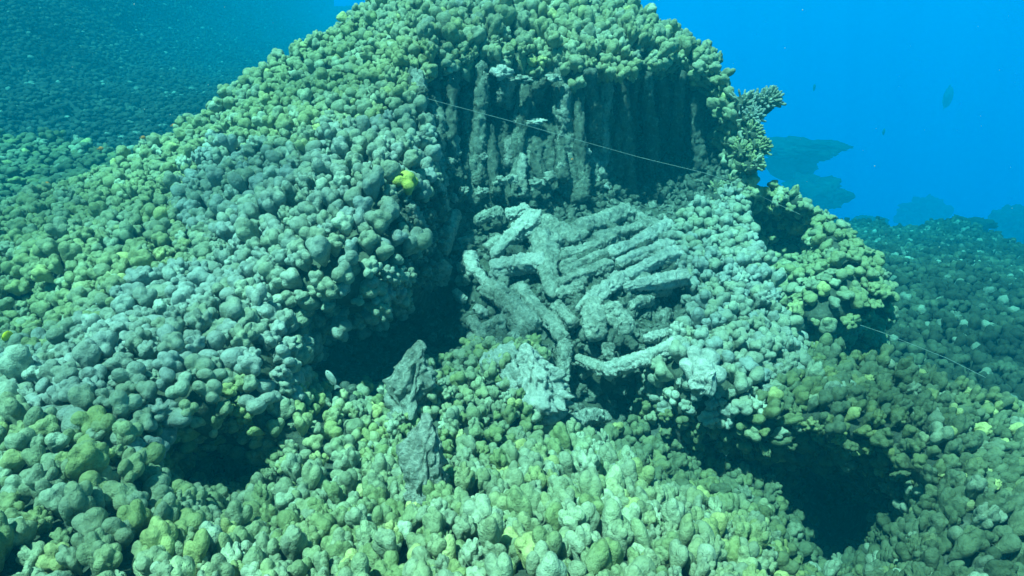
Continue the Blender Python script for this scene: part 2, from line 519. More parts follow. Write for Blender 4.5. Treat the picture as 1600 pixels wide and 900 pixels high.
# ------------------------------------------------------------------ the near reef surface
NEAR_PTS = [
    # crown of the mound, over the cave
    (800, -110, 6.0), (640, -60, 5.6), (940, -50, 5.8), (600, 0, 5.2), (700, 0, 5.0), (800, 0, 5.0), (900, 0, 5.1), (960, 0, 5.4),
    (650, 50, 4.5), (750, 50, 4.6), (850, 60, 4.6), (950, 50, 4.8), (1040, 60, 5.2), (1100, 90, 5.3),
    (560, 30, 5.2), (510, 60, 5.2), (450, 100, 5.1), (400, 115, 5.1),
    # rim of the cave
    (640, 92, 4.2), (690, 112, 4.15), (745, 74, 4.35), (810, 104, 4.4), (865, 88, 4.4), (925, 122, 4.35), (970, 98, 4.45), (1030, 90, 4.7), (1090, 105, 4.8),
    (1125, 130, 4.8), (1140, 180, 4.75), (1165, 230, 4.7), (1175, 280, 4.7),
    # cave wall
    (690, 150, 4.65), (750, 140, 4.75), (820, 150, 4.68), (880, 155, 4.7), (930, 160, 4.75), (980, 150, 5.3), (1050, 150, 5.7), (1100, 170, 5.6),
    (700, 230, 4.5), (780, 230, 4.58), (860, 230, 4.58), (930, 240, 4.75), (1000, 230, 5.6), (1080, 230, 5.8), (1120, 220, 5.3),
    (720, 300, 4.3), (800, 300, 4.4), (900, 300, 4.5), (1000, 300, 5.3), (1080, 290, 5.2), (1130, 300, 4.9),
    # left cheek of the cave and the cleft below it
    (650, 160, 3.95), (650, 220, 3.75), (640, 280, 3.45), (650, 340, 3.35), (665, 400, 3.4), (690, 320, 4.15), (690, 380, 4.05), (680, 440, 3.9),
    (670, 480, 3.7), (640, 440, 3.15),
    # left flank
    (600, 120, 4.4), (600, 200, 3.9), (550, 150, 4.3), (480, 160, 4.5), (400, 180, 4.6), (340, 180, 4.9), (290, 215, 4.8),
    (550, 250, 3.6), (600, 280, 3.3), (600, 350, 3.05), (550, 330, 3.15), (480, 260, 3.7), (400, 260, 4.0), (320, 260, 4.2), (220, 260, 4.5),
    (500, 350, 3.1), (420, 350, 3.35), (600, 420, 2.9), (540, 420, 2.85), (500, 460, 2.8), (440, 440, 2.9), (560, 470, 2.85),
    (160, 275, 4.7), (80, 305, 4.6), (0, 335, 4.6), (-160, 350, 4.8), (300, 340, 3.7), (200, 340, 3.9), (100, 370, 3.8), (0, 400, 3.6), (-160, 430, 3.6),
    (200, 410, 3.4), (100, 430, 3.3), (300, 410, 3.3), (370, 410, 3.15), (-160, 500, 3.2),
    # hollow at the left edge
    (0, 470, 3.45), (60, 490, 3.5), (120, 470, 3.3), (60, 530, 3.3), (0, 540, 3.1), (-160, 560, 3.0), (170, 450, 3.1),
    # grey boulder bank
    (200, 490, 2.75), (280, 460, 2.9), (360, 490, 2.7), (420, 520, 2.6), (150, 550, 2.5), (250, 550, 2.45), (350, 580, 2.35), (430, 580, 2.4),
    (50, 600, 2.35), (-160, 640, 2.4), (100, 650, 2.1), (200, 650, 2.1), (300, 650, 2.15), (400, 640, 2.3), (440, 540, 2.55),
    # hollow under the flank
    (470, 500, 3.1), (480, 560, 3.4), (540, 530, 3.6), (600, 540, 3.7), (600, 490, 3.6), (660, 520, 3.8), (700, 480, 3.9), (540, 600, 3.3), (480, 610, 2.9), (600, 600, 3.4), (700, 540, 3.6),
    (640, 620, 3.0), (560, 650, 2.75), (440, 620, 2.5),
    # bottom left
    (0, 720, 1.95), (-160, 800, 1.9), (100, 760, 1.8), (0, 850, 1.6), (100, 900, 1.5), (200, 820, 1.65), (220, 720, 1.95), (0, 1050, 1.25), (-160, 1050, 1.3), (300, 1050, 1.25),
    # lower left hollow
    (270, 735, 2.45), (340, 720, 2.85), (400, 740, 2.85), (300, 775, 2.5), (360, 785, 2.55), (330, 680, 2.2), (420, 680, 2.25), (240, 790, 1.8),
    (480, 680, 2.3), (460, 760, 2.1), (420, 810, 1.95), (300, 860, 1.65), (400, 900, 1.55),
    # bottom centre
    (550, 700, 2.35), (600, 760, 2.1), (540, 800, 1.95), (600, 860, 1.7), (500, 900, 1.6), (700, 900, 1.6), (700, 820, 1.8), (700, 740, 2.15), (600, 1050, 1.3), (900, 1050, 1.35),
    # knobs amid the rubble
    (620, 650, 2.6), (680, 620, 2.65), (700, 680, 2.45), (760, 640, 2.65), (820, 620, 2.75), (750, 590, 2.9), (820, 560, 3.0), (860, 620, 2.9), (760, 700, 2.35), (840, 700, 2.55),
    (870, 660, 2.9), (640, 700, 2.55), (620, 730, 2.45),
    # rubble bed
    (720, 350, 4.3), (800, 340, 4.4), (880, 335, 4.45), (960, 330, 4.5), (1040, 340, 4.6), (740, 400, 3.95), (800, 400, 4.0), (870, 400, 3.85), (940, 390, 3.85), (1010, 380, 4.0), (1060, 370, 4.2),
    (740, 460, 3.7), (800, 460, 3.65), (880, 460, 3.5), (950, 450, 3.45), (1020, 430, 3.6), (1060, 440, 3.7), (760, 520, 3.35), (830, 520, 3.35), (900, 520, 3.2), (960, 520, 3.15), (1030, 490, 3.6), (1060, 490, 3.6),
    (900, 580, 3.25), (960, 580, 3.0), (1030, 550, 3.05), (780, 550, 3.05),
    (960, 640, 3.3), (1010, 620, 3.3), (900, 640, 2.95), (930, 690, 2.75), (970, 720, 2.7),
    # right centre colony
    (1100, 330, 4.45), (1150, 360, 4.35), (1100, 400, 3.9), (1170, 420, 3.8), (1200, 470, 3.6), (1120, 460, 3.45), (1160, 530, 3.2), (1100, 540, 3.0), (1060, 580, 2.85), (1130, 610, 2.75), (1220, 560, 3.2), (1060, 640, 2.8),
    (1150, 640, 2.75), (1200, 680, 2.7),
    # hollow at lower right
    (1020, 690, 2.95), (1080, 715, 3.05), (1150, 725, 3.15), (1080, 770, 2.8), (1200, 765, 2.95), (1255, 745, 4.0), (1255, 785, 3.8), (1330, 790, 3.9), (1380, 800, 3.2), (1310, 830, 3.9), (1200, 820, 2.6), (1330, 870, 3.5), (1280, 880, 3.4), (1150, 800, 2.5), (1180, 860, 2.1), (1260, 940, 2.1),
    # bottom centre right
    (880, 750, 2.25), (960, 770, 2.2), (850, 820, 1.9), (950, 840, 1.8), (1040, 830, 1.95), (1050, 900, 1.65), (850, 900, 1.6), (1120, 880, 1.75), (1150, 1050, 1.4),
    # right slope
    (1270, 640, 2.75), (1350, 600, 3.1), (1300, 690, 2.6), (1380, 690, 2.55), (1260, 560, 3.5), (1450, 610, 3.0), (1450, 730, 2.35), (1550, 700, 2.6), (1600, 660, 3.0), (1750, 750, 2.9),
    (1600, 780, 2.3), (1500, 800, 2.15), (1430, 860, 2.1), (1520, 900, 1.85), (1600, 900, 1.9), (1400, 920, 2.0), (1400, 1050, 1.55), (1750, 1050, 1.7), (1750, 900, 2.1),
]
NEAR_POLY = [(-170, 350), (0, 328), (80, 298), (160, 268), (240, 225), (330, 172), (360, 140), (400, 112), (450, 85), (510, 55), (560, 20), (600, 0), (650, -50), (800, -100),
             (930, -50), (965, 5), (1050, 55), (1110, 85), (1135, 120), (1150, 160), (1170, 210), (1185, 270), (1180, 310), (1170, 350), (1200, 400), (1212, 460), (1235, 520),
             (1290, 550), (1370, 570), (1450, 592), (1600, 650), (1750, 730), (1750, 1040), (-170, 1040)]
near = Depth(NEAR_PTS)
STEP = 9
def hummocks(U, V, P3):
    """creases between neighbouring clumps, deeper in the crowded foreground"""
    w = np.clip((V - 450) / 250, 0.25, 1)
    return w * (0.16 * np.clip(0.30 - np.abs(vnoise(P3, 2.6, 31)), 0, 1) + 0.22 * np.clip(0.16 - np.abs(vnoise(P3, 4.6, 35)), 0, 1))
nv, nq, nuv, nring = make_sheet(near, NEAR_POLY, STEP, amp=0.045, rings=7, extra=hummocks)
OCC['near'] = (near, NEAR_POLY)

HOLLOWS = [
    [(440, 490), (560, 485), (640, 440), (665, 300), (700, 310), (725, 480), (735, 590), (640, 660), (560, 650), (470, 610)],
    [(-20, 468), (60, 475), (130, 500), (105, 545), (-20, 560)],
    [(240, 735), (290, 705), (400, 700), (440, 750), (400, 790), (330, 805), (255, 800)],
    [(960, 640), (1060, 665), (1200, 705), (1260, 720), (1380, 770), (1420, 800), (1400, 860), (1330, 925), (1240, 925), (1220, 850), (1130, 790), (1000, 740)],
    [(1000, 455), (1080, 455), (1090, 500), (1010, 520)],
    [(900, 580), (1010, 590), (1020, 660), (900, 660)],
]
def hollow_thin(u, v, p):
    k = np.ones(len(u))
    k[vnoise(p, 4.0, 91) < -0.55] = 0.1
    for i, h in enumerate(HOLLOWS): k[in_poly(u, v, h)] = (0.04, 0.12, 0.06, 0.5, 0.15, 0.12)[i]
    return k

# seeds (photo pixels) that divide the reef into colonies
COL = {
 'crown': dict(s=[(620, 40), (750, 30), (900, 40), (1040, 60), (1110, 100), (800, -80), (700, 85), (850, 90), (950, 80), (1145, 165), (1165, 220), (1178, 270)],
    size=0.052, mat='crown', label='olive green knobbed coral crowning the big mound above the cave', up=0.6, el=1.3),
 'upper': dict(s=[(440, 130), (350, 200), (520, 120), (600, 160), (560, 90), (480, 190), (280, 240), (615, 110)],
    size=0.049, mat='yellow', label='yellow green lumpy coral on the left shoulder of the mound beside the cave', up=0.45, el=1.15),
 'flank': dict(s=[(450, 300), (560, 240), (380, 330), (600, 300), (500, 400), (620, 400), (400, 430), (560, 450), (330, 290), (620, 220)],
    size=0.051, mat='grey', label='grey green bulging coral on the mound flank overhanging the dark hollow', up=0.4, el=1.2),
 'leftbed': dict(s=[(100, 350), (200, 320), (60, 430), (240, 380), (-80, 380), (180, 430), (30, 500), (-100, 500)],
    size=0.047, mat='yellow', label='yellow green coral bed of small knobs at the left edge above a shaded hollow', up=0.5, el=1.1),
 'boulders': dict(s=[(230, 490), (330, 500), (150, 590), (60, 620), (300, 600), (400, 560), (420, 620), (200, 670), (-80, 640)],
    size=0.05, mat='grey', label='bank of smooth grey coral boulders below the left yellow bed', up=0.35, el=1.1),
 'corner': dict(s=[(60, 780), (170, 740), (120, 880), (-60, 760), (-50, 950), (220, 850), (20, 700)],
    size=0.043, mat='low', label='large pale green rounded coral heads filling the lower left corner', up=0.45, el=1.3),
 'pitrim': dict(s=[(330, 740), (400, 680), (480, 660), (470, 740), (350, 660), (280, 700)],
    size=0.033, mat='low', label='small scattered green coral knobs around the dark pit at lower left', up=0.6, el=1.3),
 'bottom': dict(s=[(380, 870), (540, 850), (650, 820), (520, 780), (300, 950), (600, 950), (620, 760)],
    size=0.032, mat='low', label='upright finger shaped green corals along the bottom edge left of centre', up=0.75, el=1.5),
 'centre': dict(s=[(600, 650), (660, 690), (700, 640), (760, 660), (820, 610), (760, 720), (760, 580), (840, 660)],
    size=0.032, mat='low', label='cluster of little green coral knobs in the middle below the rubble', up=0.5, el=1.2),
 'bottomright': dict(s=[(880, 770), (980, 820), (830, 860), (1080, 880), (780, 790), (950, 950), (1150, 900), (740, 880)],
    size=0.035, mat='low', label='leaning yellow green coral fingers at bottom centre running down to the right', up=0.55, el=1.5),
 'right': dict(s=[(1100, 350), (1180, 420), (1120, 400), (1190, 510), (1140, 570), (1070, 590), (1110, 470), (1210, 560), (1120, 620), (1160, 350)],
    size=0.046, mat='grey', label='grey knobbed coral bank at the right side of the rubble', up=0.45, el=1.1),
 'band': dict(s=[(1250, 620), (1350, 640), (1300, 700), (1450, 650), (1560, 700), (1220, 680), (1700, 770)],
    size=0.036, mat='dim', label='yellow green coral slope right of centre above the deep lower right hole', up=0.45, el=1.4),
 'rightcorner': dict(s=[(1450, 820), (1550, 880), (1420, 900), (1600, 800), (1500, 760), (1650, 950), (1350, 950)],
    size=0.034, mat='dim', label='green coral lobes streaming down the lower right corner', up=0.4, el=1.6),
 'wall': dict(s=[(690, 170), (760, 170), (850, 180), (950, 190), (1050, 200), (1100, 190), (700, 260), (800, 270), (900, 280), (1000, 290), (1080, 290), (660, 330), (675, 240), (675, 400), (1125, 260)],
    size=0.05, mat='wall', label='shadowed dead coral wall with upright columns under the mound crown', up=0.4, el=1.0),
 'rubble': dict(s=[(750, 350), (800, 400), (900, 380), (1000, 390), (850, 460), (950, 480), (780, 500), (900, 560), (1000, 560), (960, 640), (1030, 480), (1040, 340), (900, 620)],
    size=0.04, mat='wall', label='bed of dead turf covered reef rock carrying the toppled columns', up=0.4, el=1.0),
 'hollow': dict(s=[(560, 560), (620, 520), (690, 520), (520, 600), (700, 470), (620, 590)],
    size=0.04, mat='wall', label='dark rock floor of the deep hollow under the left overhang', up=0.4, el=1.0),
 'pit': dict(s=[(1050, 710), (1140, 740), (1250, 770), (1330, 810), (1280, 860), (1000, 690)],
    size=0.04, mat='wall', label='dark rock of the deep hole at lower right', up=0.4, el=1.0),
}
keys = list(COL)
seeds = np.array([q for k in keys for q in COL[k]['s']], float)
sid = np.array([i for i, k in enumerate(keys) for q in COL[k]['s']])
fc = nuv[nq].mean(1); fring = nring[nq].max(1)
jit = np.stack([vnoise(np.c_[fc / 60.0, np.zeros(len(fc))], 1, 3), vnoise(np.c_[fc / 60.0, np.ones(len(fc)) * 9], 1, 4)], -1) * 22
dd = ((fc[:, None] + jit[:, None] - seeds[None]) ** 2).sum(-1)
face_col = sid[dd.argmin(1)]

DEAD = {'wall', 'rubble', 'hollow', 'pit'}
colony = {}
for i, k in enumerate(keys):
    c = COL[k]
    q = nq[face_col == i]
    u0, v0 = np.mean(c['s'], 0)
    loc = Vector(P(u0, v0, near(u0, v0)).tolist())
    dead = k in DEAD
    o = thing('dead_reef' if dead else 'coral_colony', c['label'], 'dead coral' if dead else 'coral', loc, None if dead else 'living coral colonies of the mound')
    colony[k] = o
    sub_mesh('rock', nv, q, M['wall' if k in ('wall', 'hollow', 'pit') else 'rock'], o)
    qq = q[fring[face_col == i] <= 4]
    if k == 'wall':
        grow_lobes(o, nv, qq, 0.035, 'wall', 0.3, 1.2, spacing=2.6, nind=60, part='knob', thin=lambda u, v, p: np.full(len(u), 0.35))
    elif k == 'pit':
        grow_lobes(o, nv, qq, 0.036, 'dim', 0.4, 1.2, spacing=1.6, nind=60, part='knob', thin=lambda u, v, p: np.where(in_poly(u, v, [(1215, 715), (1285, 710), (1300, 770), (1380, 790), (1370, 850), (1290, 890), (1240, 800)]), 0.0, 0.55))
    elif k == 'hollow':
        grow_lobes(o, nv, qq, 0.04, 'wall', 0.3, 1.0, spacing=3.2, nind=20, part='knob', thin=lambda u, v, p: np.full(len(u), 0.12))
    elif k == 'rubble':
        pass
    else:
        lean = {'band': (0.35, -0.15, 0), 'rightcorner': (0.5, -0.25, 0), 'bottomright': (-0.15, 0.1, 0), 'corner': (0.12, 0.0, 0), 'boulders': (0.1, 0, 0)}.get(k)
        grow_lobes(o, nv, qq, c['size'], c['mat'], c['up'], c['el'], thin=hollow_thin, lean=lean,
                   spacing={'pitrim': 1.9, 'centre': 1.6, 'rightcorner': 1.5, 'band': 1.45, 'boulders': 1.34, 'corner': 1.36}.get(k, 1.34))

# ------------------------------------------------------------------ other reef sheets
def reef_patch(name, pts, poly, step, size, matkey, label, cat='coral', amp=0.08, nf=1.2, spacing=1.5, subs=(3, 2), nind=100, up=0.5, el=0.8, rings=5, back=0.4, group=None, thin=None, drop=0.08, rock='rock', lean=None):
    dep = Depth(pts)
    v, q, uv, rg = make_sheet(dep, poly, step, amp=amp, nf=nf, rings=rings, back=back, drop=drop)
    c = np.mean(poly, 0)
    o = thing(name, label, cat, Vector(P(c[0], c[1], dep(c[0], c[1])).tolist()), group)
    sub_mesh('rock', v, q, M[rock], o)
    qq = q[rg[q].max(1) <= 3]
    n = grow_lobes(o, v, qq, size, matkey, up, el, spacing=spacing, nind=nind, subs=subs, thin=thin, lean=lean)
    return o, dep

RIDGE_POLY = [(1165, 300), (1200, 285), (1245, 300), (1290, 335), (1330, 365), (1365, 400), (1390, 440), (1395, 480), (1330, 495), (1270, 510), (1230, 480), (1200, 430), (1175, 380), (1150, 330)]
ridge, ridge_dep = reef_patch('coral_colony', [(1165, 300, 4.9), (1200, 285, 5.1), (1240, 320, 4.75), (1290, 335, 4.8), (1330, 365, 4.6), (1365, 400, 4.4), (1390, 440, 4.2), (1395, 480, 4.1), (1300, 380, 4.3), (1330, 420, 4.05), (1290, 440, 4.0), (1280, 490, 3.9),
    (1195, 345, 5.3), (1230, 370, 5.5), (1255, 400, 5.2), (1210, 400, 5.2), (1225, 440, 4.4), (1200, 430, 4.6), (1330, 495, 3.95)],
    RIDGE_POLY, 8, 0.055, 'yellow', 'yellow topped coral ridge with a dark cave mouth right of the mound', amp=0.04, nf=2.2, subs=(4, 3), rings=6, back=0.25,
    group='living coral colonies of the mound', spacing=1.4, thin=lambda u, v, p: np.where(in_poly(u, v, [(1175, 325), (1245, 335), (1275, 390), (1240, 425), (1195, 410)]), 0.03, 1.0))

far_left, fl_dep = reef_patch('coral_bed', [(-170, 205, 8.2), (0, 212, 7.6), (100, 218, 7.4), (180, 232, 7.2), (230, 245, 7.0), (0, 260, 6.4), (150, 290, 6.0), (0, 340, 5.3), (-170, 340, 5.4), (0, 420, 4.8), (250, 330, 5.6), (300, 260, 6.6)],
    [(-170, 200), (0, 210), (100, 216), (190, 234), (300, 235), (300, 330), (250, 420), (-170, 420)], 10, 0.07, 'dim', 'hazy teal coral bed at the left edge behind the yellow green bed', amp=0.05, nf=1.5, spacing=1.5, rings=5, back=0.3)

def streaks(u, v, p):
    n = fbm(p, 0.55, 21, 3)
    return np.clip(n * 2.2 + 0.45, 0.3, 1)
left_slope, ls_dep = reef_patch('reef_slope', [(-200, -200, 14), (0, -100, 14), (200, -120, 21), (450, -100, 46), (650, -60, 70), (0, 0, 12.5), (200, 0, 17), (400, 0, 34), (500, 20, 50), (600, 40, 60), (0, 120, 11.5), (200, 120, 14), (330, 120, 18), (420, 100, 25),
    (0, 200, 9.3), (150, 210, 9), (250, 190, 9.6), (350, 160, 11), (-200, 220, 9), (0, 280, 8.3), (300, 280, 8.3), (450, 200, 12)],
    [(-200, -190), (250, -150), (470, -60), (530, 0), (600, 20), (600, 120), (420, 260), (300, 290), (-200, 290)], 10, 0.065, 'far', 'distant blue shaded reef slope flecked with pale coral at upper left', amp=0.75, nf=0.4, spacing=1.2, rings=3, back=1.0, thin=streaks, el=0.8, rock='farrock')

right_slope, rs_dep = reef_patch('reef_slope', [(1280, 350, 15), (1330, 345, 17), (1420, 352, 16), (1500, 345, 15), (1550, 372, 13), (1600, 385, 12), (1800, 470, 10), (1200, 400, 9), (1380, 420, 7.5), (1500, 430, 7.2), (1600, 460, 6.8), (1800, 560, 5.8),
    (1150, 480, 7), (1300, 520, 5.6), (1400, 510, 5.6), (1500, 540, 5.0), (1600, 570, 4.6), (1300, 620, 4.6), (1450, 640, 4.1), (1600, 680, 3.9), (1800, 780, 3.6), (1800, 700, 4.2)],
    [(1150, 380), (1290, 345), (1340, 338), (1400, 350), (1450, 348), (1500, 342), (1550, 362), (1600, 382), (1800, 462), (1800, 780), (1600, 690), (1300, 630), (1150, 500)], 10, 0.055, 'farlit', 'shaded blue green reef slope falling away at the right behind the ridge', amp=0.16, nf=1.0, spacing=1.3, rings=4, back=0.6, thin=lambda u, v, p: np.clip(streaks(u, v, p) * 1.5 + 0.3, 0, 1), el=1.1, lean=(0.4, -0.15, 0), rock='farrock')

# ------------------------------------------------------------------ seabed and haze
def seabed():
    xs = np.linspace(-150, 150, 141); ys = np.linspace(-22, 210, 91)
    X, Y = np.meshgrid(xs, ys)
    Z = -3.0 - 0.42 * np.clip(Y - 8, 0, 400) * np.clip((X + 12) / 16, 0.35, 1) - 0.25 * np.clip(X - 3, 0, 200)
    Z = np.maximum(Z, -62.0)
    Pn = np.stack([X, Y, Z], -1)
    Z = Z + 0.3 * fbm(Pn, 0.2, 2, 3)
    Pn[..., 2] = Z
    i = np.arange(90)[:, None] * 141 + np.arange(140)[None]
    q = np.stack([i, i + 1, i + 142, i + 141], -1).reshape(-1, 4)
    o = link('seabed', mesh_np('seabed', Pn.reshape(-1, 3), q, M['sand'])); o['kind'] = 'structure'
seabed()

def haze():
    bm = bmesh.new()
    bmesh.ops.create_cube(bm, size=1)
    x0, x1, y0, y1, z0, z1 = -160, 160, -24, 220, -66, 5.5
    for v in bm.verts:
        v.co = ((x0 if v.co.x < 0 else x1), (y0 if v.co.y < 0 else y1), (z0 if v.co.z < 0 else z1))
    me = bpy.data.meshes.new('haze'); bm.to_mesh(me); bm.free()
    m = bpy.data.materials.new('water_haze'); m.use_nodes = True
    t = m.node_tree; t.nodes.clear()
    out = node(t, 'ShaderNodeOutputMaterial'); pv = node(t, 'ShaderNodeVolumePrincipled')
    pv.inputs['Color'].default_value = (0.0, 0.052, 0.083, 1)
    pv.inputs['Absorption Color'].default_value = (0.24, 0.84, 0.994, 1)
    pv.inputs['Density'].default_value = 0.25
    pv.inputs['Anisotropy'].default_value = 0.0
    t.links.new(pv.outputs[0], out.inputs['Volume'])
    me.materials.append(m)
    o = link('haze', me); o['kind'] = 'stuff'
haze()
def add_lobe(key, u, v, d, w, mat, el=1.3, axis=(0, -0.4, 0.9), k=0):
    sc = w / 2 / F * d
    ob = bpy.data.objects.new('coral_lobe', lobe_mesh(k % NV, mat)); C.objects.link(ob)
    ob.parent = colony[key]
    fr = frames(np.array([axis], float), np.array([k * 1.3]))[0]
    mt = np.eye(4); mt[:3, :3] = fr * (sc * np.array([1, 1, el]))[None]; mt[:3, 3] = P(u, v, d) - np.array(colony[key].location)
    ob.matrix_basis = Matrix(mt.tolist())
rr_ = random.Random(3)
for ci, (u, v, n, sp_) in enumerate([(712, 104, 9, 26), (690, 128, 5, 14), (770, 92, 6, 24), (850, 92, 5, 20), (888, 108, 8, 24), (935, 104, 7, 20), (972, 108, 6, 18), (738, 122, 4, 14), (905, 134, 4, 12), (650, 190, 5, 14), (1010, 100, 6, 20)]):
    for k in range(n):
        add_lobe('crown', u + rr_.uniform(-sp_, sp_), v + rr_.uniform(-14, 12), 4.42 + rr_.uniform(-0.12, 0.08) - (0.35 if u < 660 else 0), rr_.uniform(18, 28), 'crown', 1.3, (rr_.gauss(0, 0.3), -0.5, 0.8), ci * 7 + k)

# ------------------------------------------------------------------ dead columns standing in the cave wall
def wall_column(u1, v1, u2, v2, w, lift=0.06, mat='wall', seed=0, taper=0.8):
    """column from its broken top (u1, v1) down to (u2, v2) in the photo, set against the wall"""
    d1, d2 = float(near(u1, v1)), float(near(u2, v2))
    d = min(d1, d2) - lift
    dd1 = d1 - lift - 0.04
    r = w / 2 / F * d
    a = P(u2, v2, d2 - lift); b = P(u1, v1, dd1)
    return rough_log('column', a, b, r, r * taper, M[mat], colony['wall'], seed, rough=0.75, bend=0.04, nr=36, ns=24)
r_ = random.Random(5)
for i, (u1, v1, u2, v2, w) in enumerate([
    (700, 160, 706, 240, 20), (722, 125, 728, 215, 22), (745, 160, 742, 260, 18), (655, 110, 662, 210, 30), (770, 200, 765, 300, 22), (758, 125, 752, 190, 16),
    (800, 118, 796, 200, 34), (823, 130, 815, 250, 20), (862, 125, 826, 190, 22), (795, 210, 792, 300, 26), (838, 196, 836, 290, 30), (858, 190, 850, 300, 22),
    (888, 130, 876, 220, 24), (905, 160, 896, 290, 22), (925, 105, 920, 250, 30), (945, 120, 938, 280, 24), (968, 130, 960, 270, 24), (880, 215, 872, 310, 22),
    (990, 115, 985, 240, 20), (1012, 110, 1010, 260, 26), (915, 230, 905, 310, 26), (940, 215, 930, 300, 18), (725, 215, 722, 300, 18), (708, 250, 712, 310, 18),
    (668, 210, 690, 330, 20), (690, 215, 712, 330, 18), (655, 250, 676, 340, 16), (640, 300, 672, 400, 20), (668, 330, 690, 400, 14), (755, 260, 752, 330, 20), (820, 250, 818, 330, 20), (865, 250, 868, 325, 18),
    (1035, 120, 1032, 250, 22), (1060, 110, 1060, 240, 24), (1088, 130, 1085, 260, 22)]):
    wall_column(u1 + r_.uniform(-6, 6), v1 + r_.uniform(-12, 30) * (v1 > 120), u2 + r_.uniform(-10, 10), v2 + r_.uniform(-40, 10), w * r_.uniform(0.7, 1.2), 0.02 + 0.13 * r_.random(), mat='dead' if (i % 3 == 0 and u1 < 960) else 'wall', seed=i + 1, taper=r_.uniform(0.5, 0.95))
u = 642.0
k = 0
while u < 985:
    w = r_.uniform(15, 32)
    vt = r_.choice([92, 98, 108, 125, 150, 175, 200]) + r_.uniform(-6, 12); vb = r_.uniform(290, 325)
    if u < 700: vb = vt + r_.uniform(150, 220)
    tilt = r_.gauss(0, 7) + max(0, 700 - u) * 0.45
    rim = float(near(u, 98)) + 0.12
    dt = min(float(near(u, vt)) - 0.03, rim + 0.28 + r_.uniform(0, 0.35)); db = float(near(u + tilt, vb)) + r_.uniform(-0.02, 0.12)
    rr = w / 2 / F * dt
    rough_log('column', P(u + tilt, vb, db), P(u, vt, dt), rr * 1.1, rr * r_.uniform(0.6, 0.95), M['wall_pale_lit' if k % 3 else 'wall'], colony['wall'], 300 + k, rough=0.6, bend=r_.uniform(-0.03, 0.03), nr=56, ns=26)
    u += w * r_.uniform(0.65, 1.25); k += 1

# pale broken tops and ledges
def lump(name, u, v, w, h, mat, parent=None, seed=0, lift=0.4, dep=None, rough=0.5, depth_f=0.8):
    dep = dep or near
    d = float(dep(u, v)) - (0.16 if name == 'broken_top' else 0); s = w / 2 / F * d
    c = P(u, v, d - s * lift)
    vv, f = ICO[4]
    k = 1 + rough * (0.8 * fbm(vv * 1.4 + seed * 7.7, 1.3, seed, 4)) - 0.3 * np.abs(vnoise(vv + seed, 4, seed)) + 0.14 * vnoise(vv, 9, seed)
    q = vv * k[:, None] * np.array([s, s * depth_f, s * h / w * 1.05])
    if parent is None:
        o = link(name, mesh_np(name, q, f, M[mat])); o.location = c
    else:
        o = link(name, mesh_np(name, q + c, f, M[mat]), parent)
    return o
for i, (u, v, w, h) in enumerate([(784, 114, 30, 18), (758, 120, 16, 12), (815, 124, 30, 10), (866, 122, 22, 12), (838, 190, 28, 9), (911, 235, 22, 16), (735, 155, 16, 22), (731, 192, 18, 20), (808, 188, 20, 10),
    (968, 165, 8, 30), (890, 170, 24, 14), (895, 212, 22, 10), (700, 225, 26, 14), (752, 225, 18, 12), (700, 255, 26, 12), (755, 245, 14, 10), (694, 290, 14, 16), (725, 298, 18, 10),
    (782, 282, 22, 14), (800, 280, 20, 14), (840, 285, 24, 12), (860, 276, 22, 12), (878, 262, 16, 14), (710, 310, 12, 12), (752, 300, 20, 14), (948, 290, 8, 8), (980, 205, 10, 6), (680, 218, 12, 18),
    (680, 182, 10, 8), (655, 215, 20, 14)]):
    lump('broken_top', u, v, w * 0.9, h * 1.1, 'deadpale' if (u, v) in ((784, 114), (838, 190), (911, 235)) else 'dead', colony['wall'], i + 40, lift=0.9, rough=0.75)

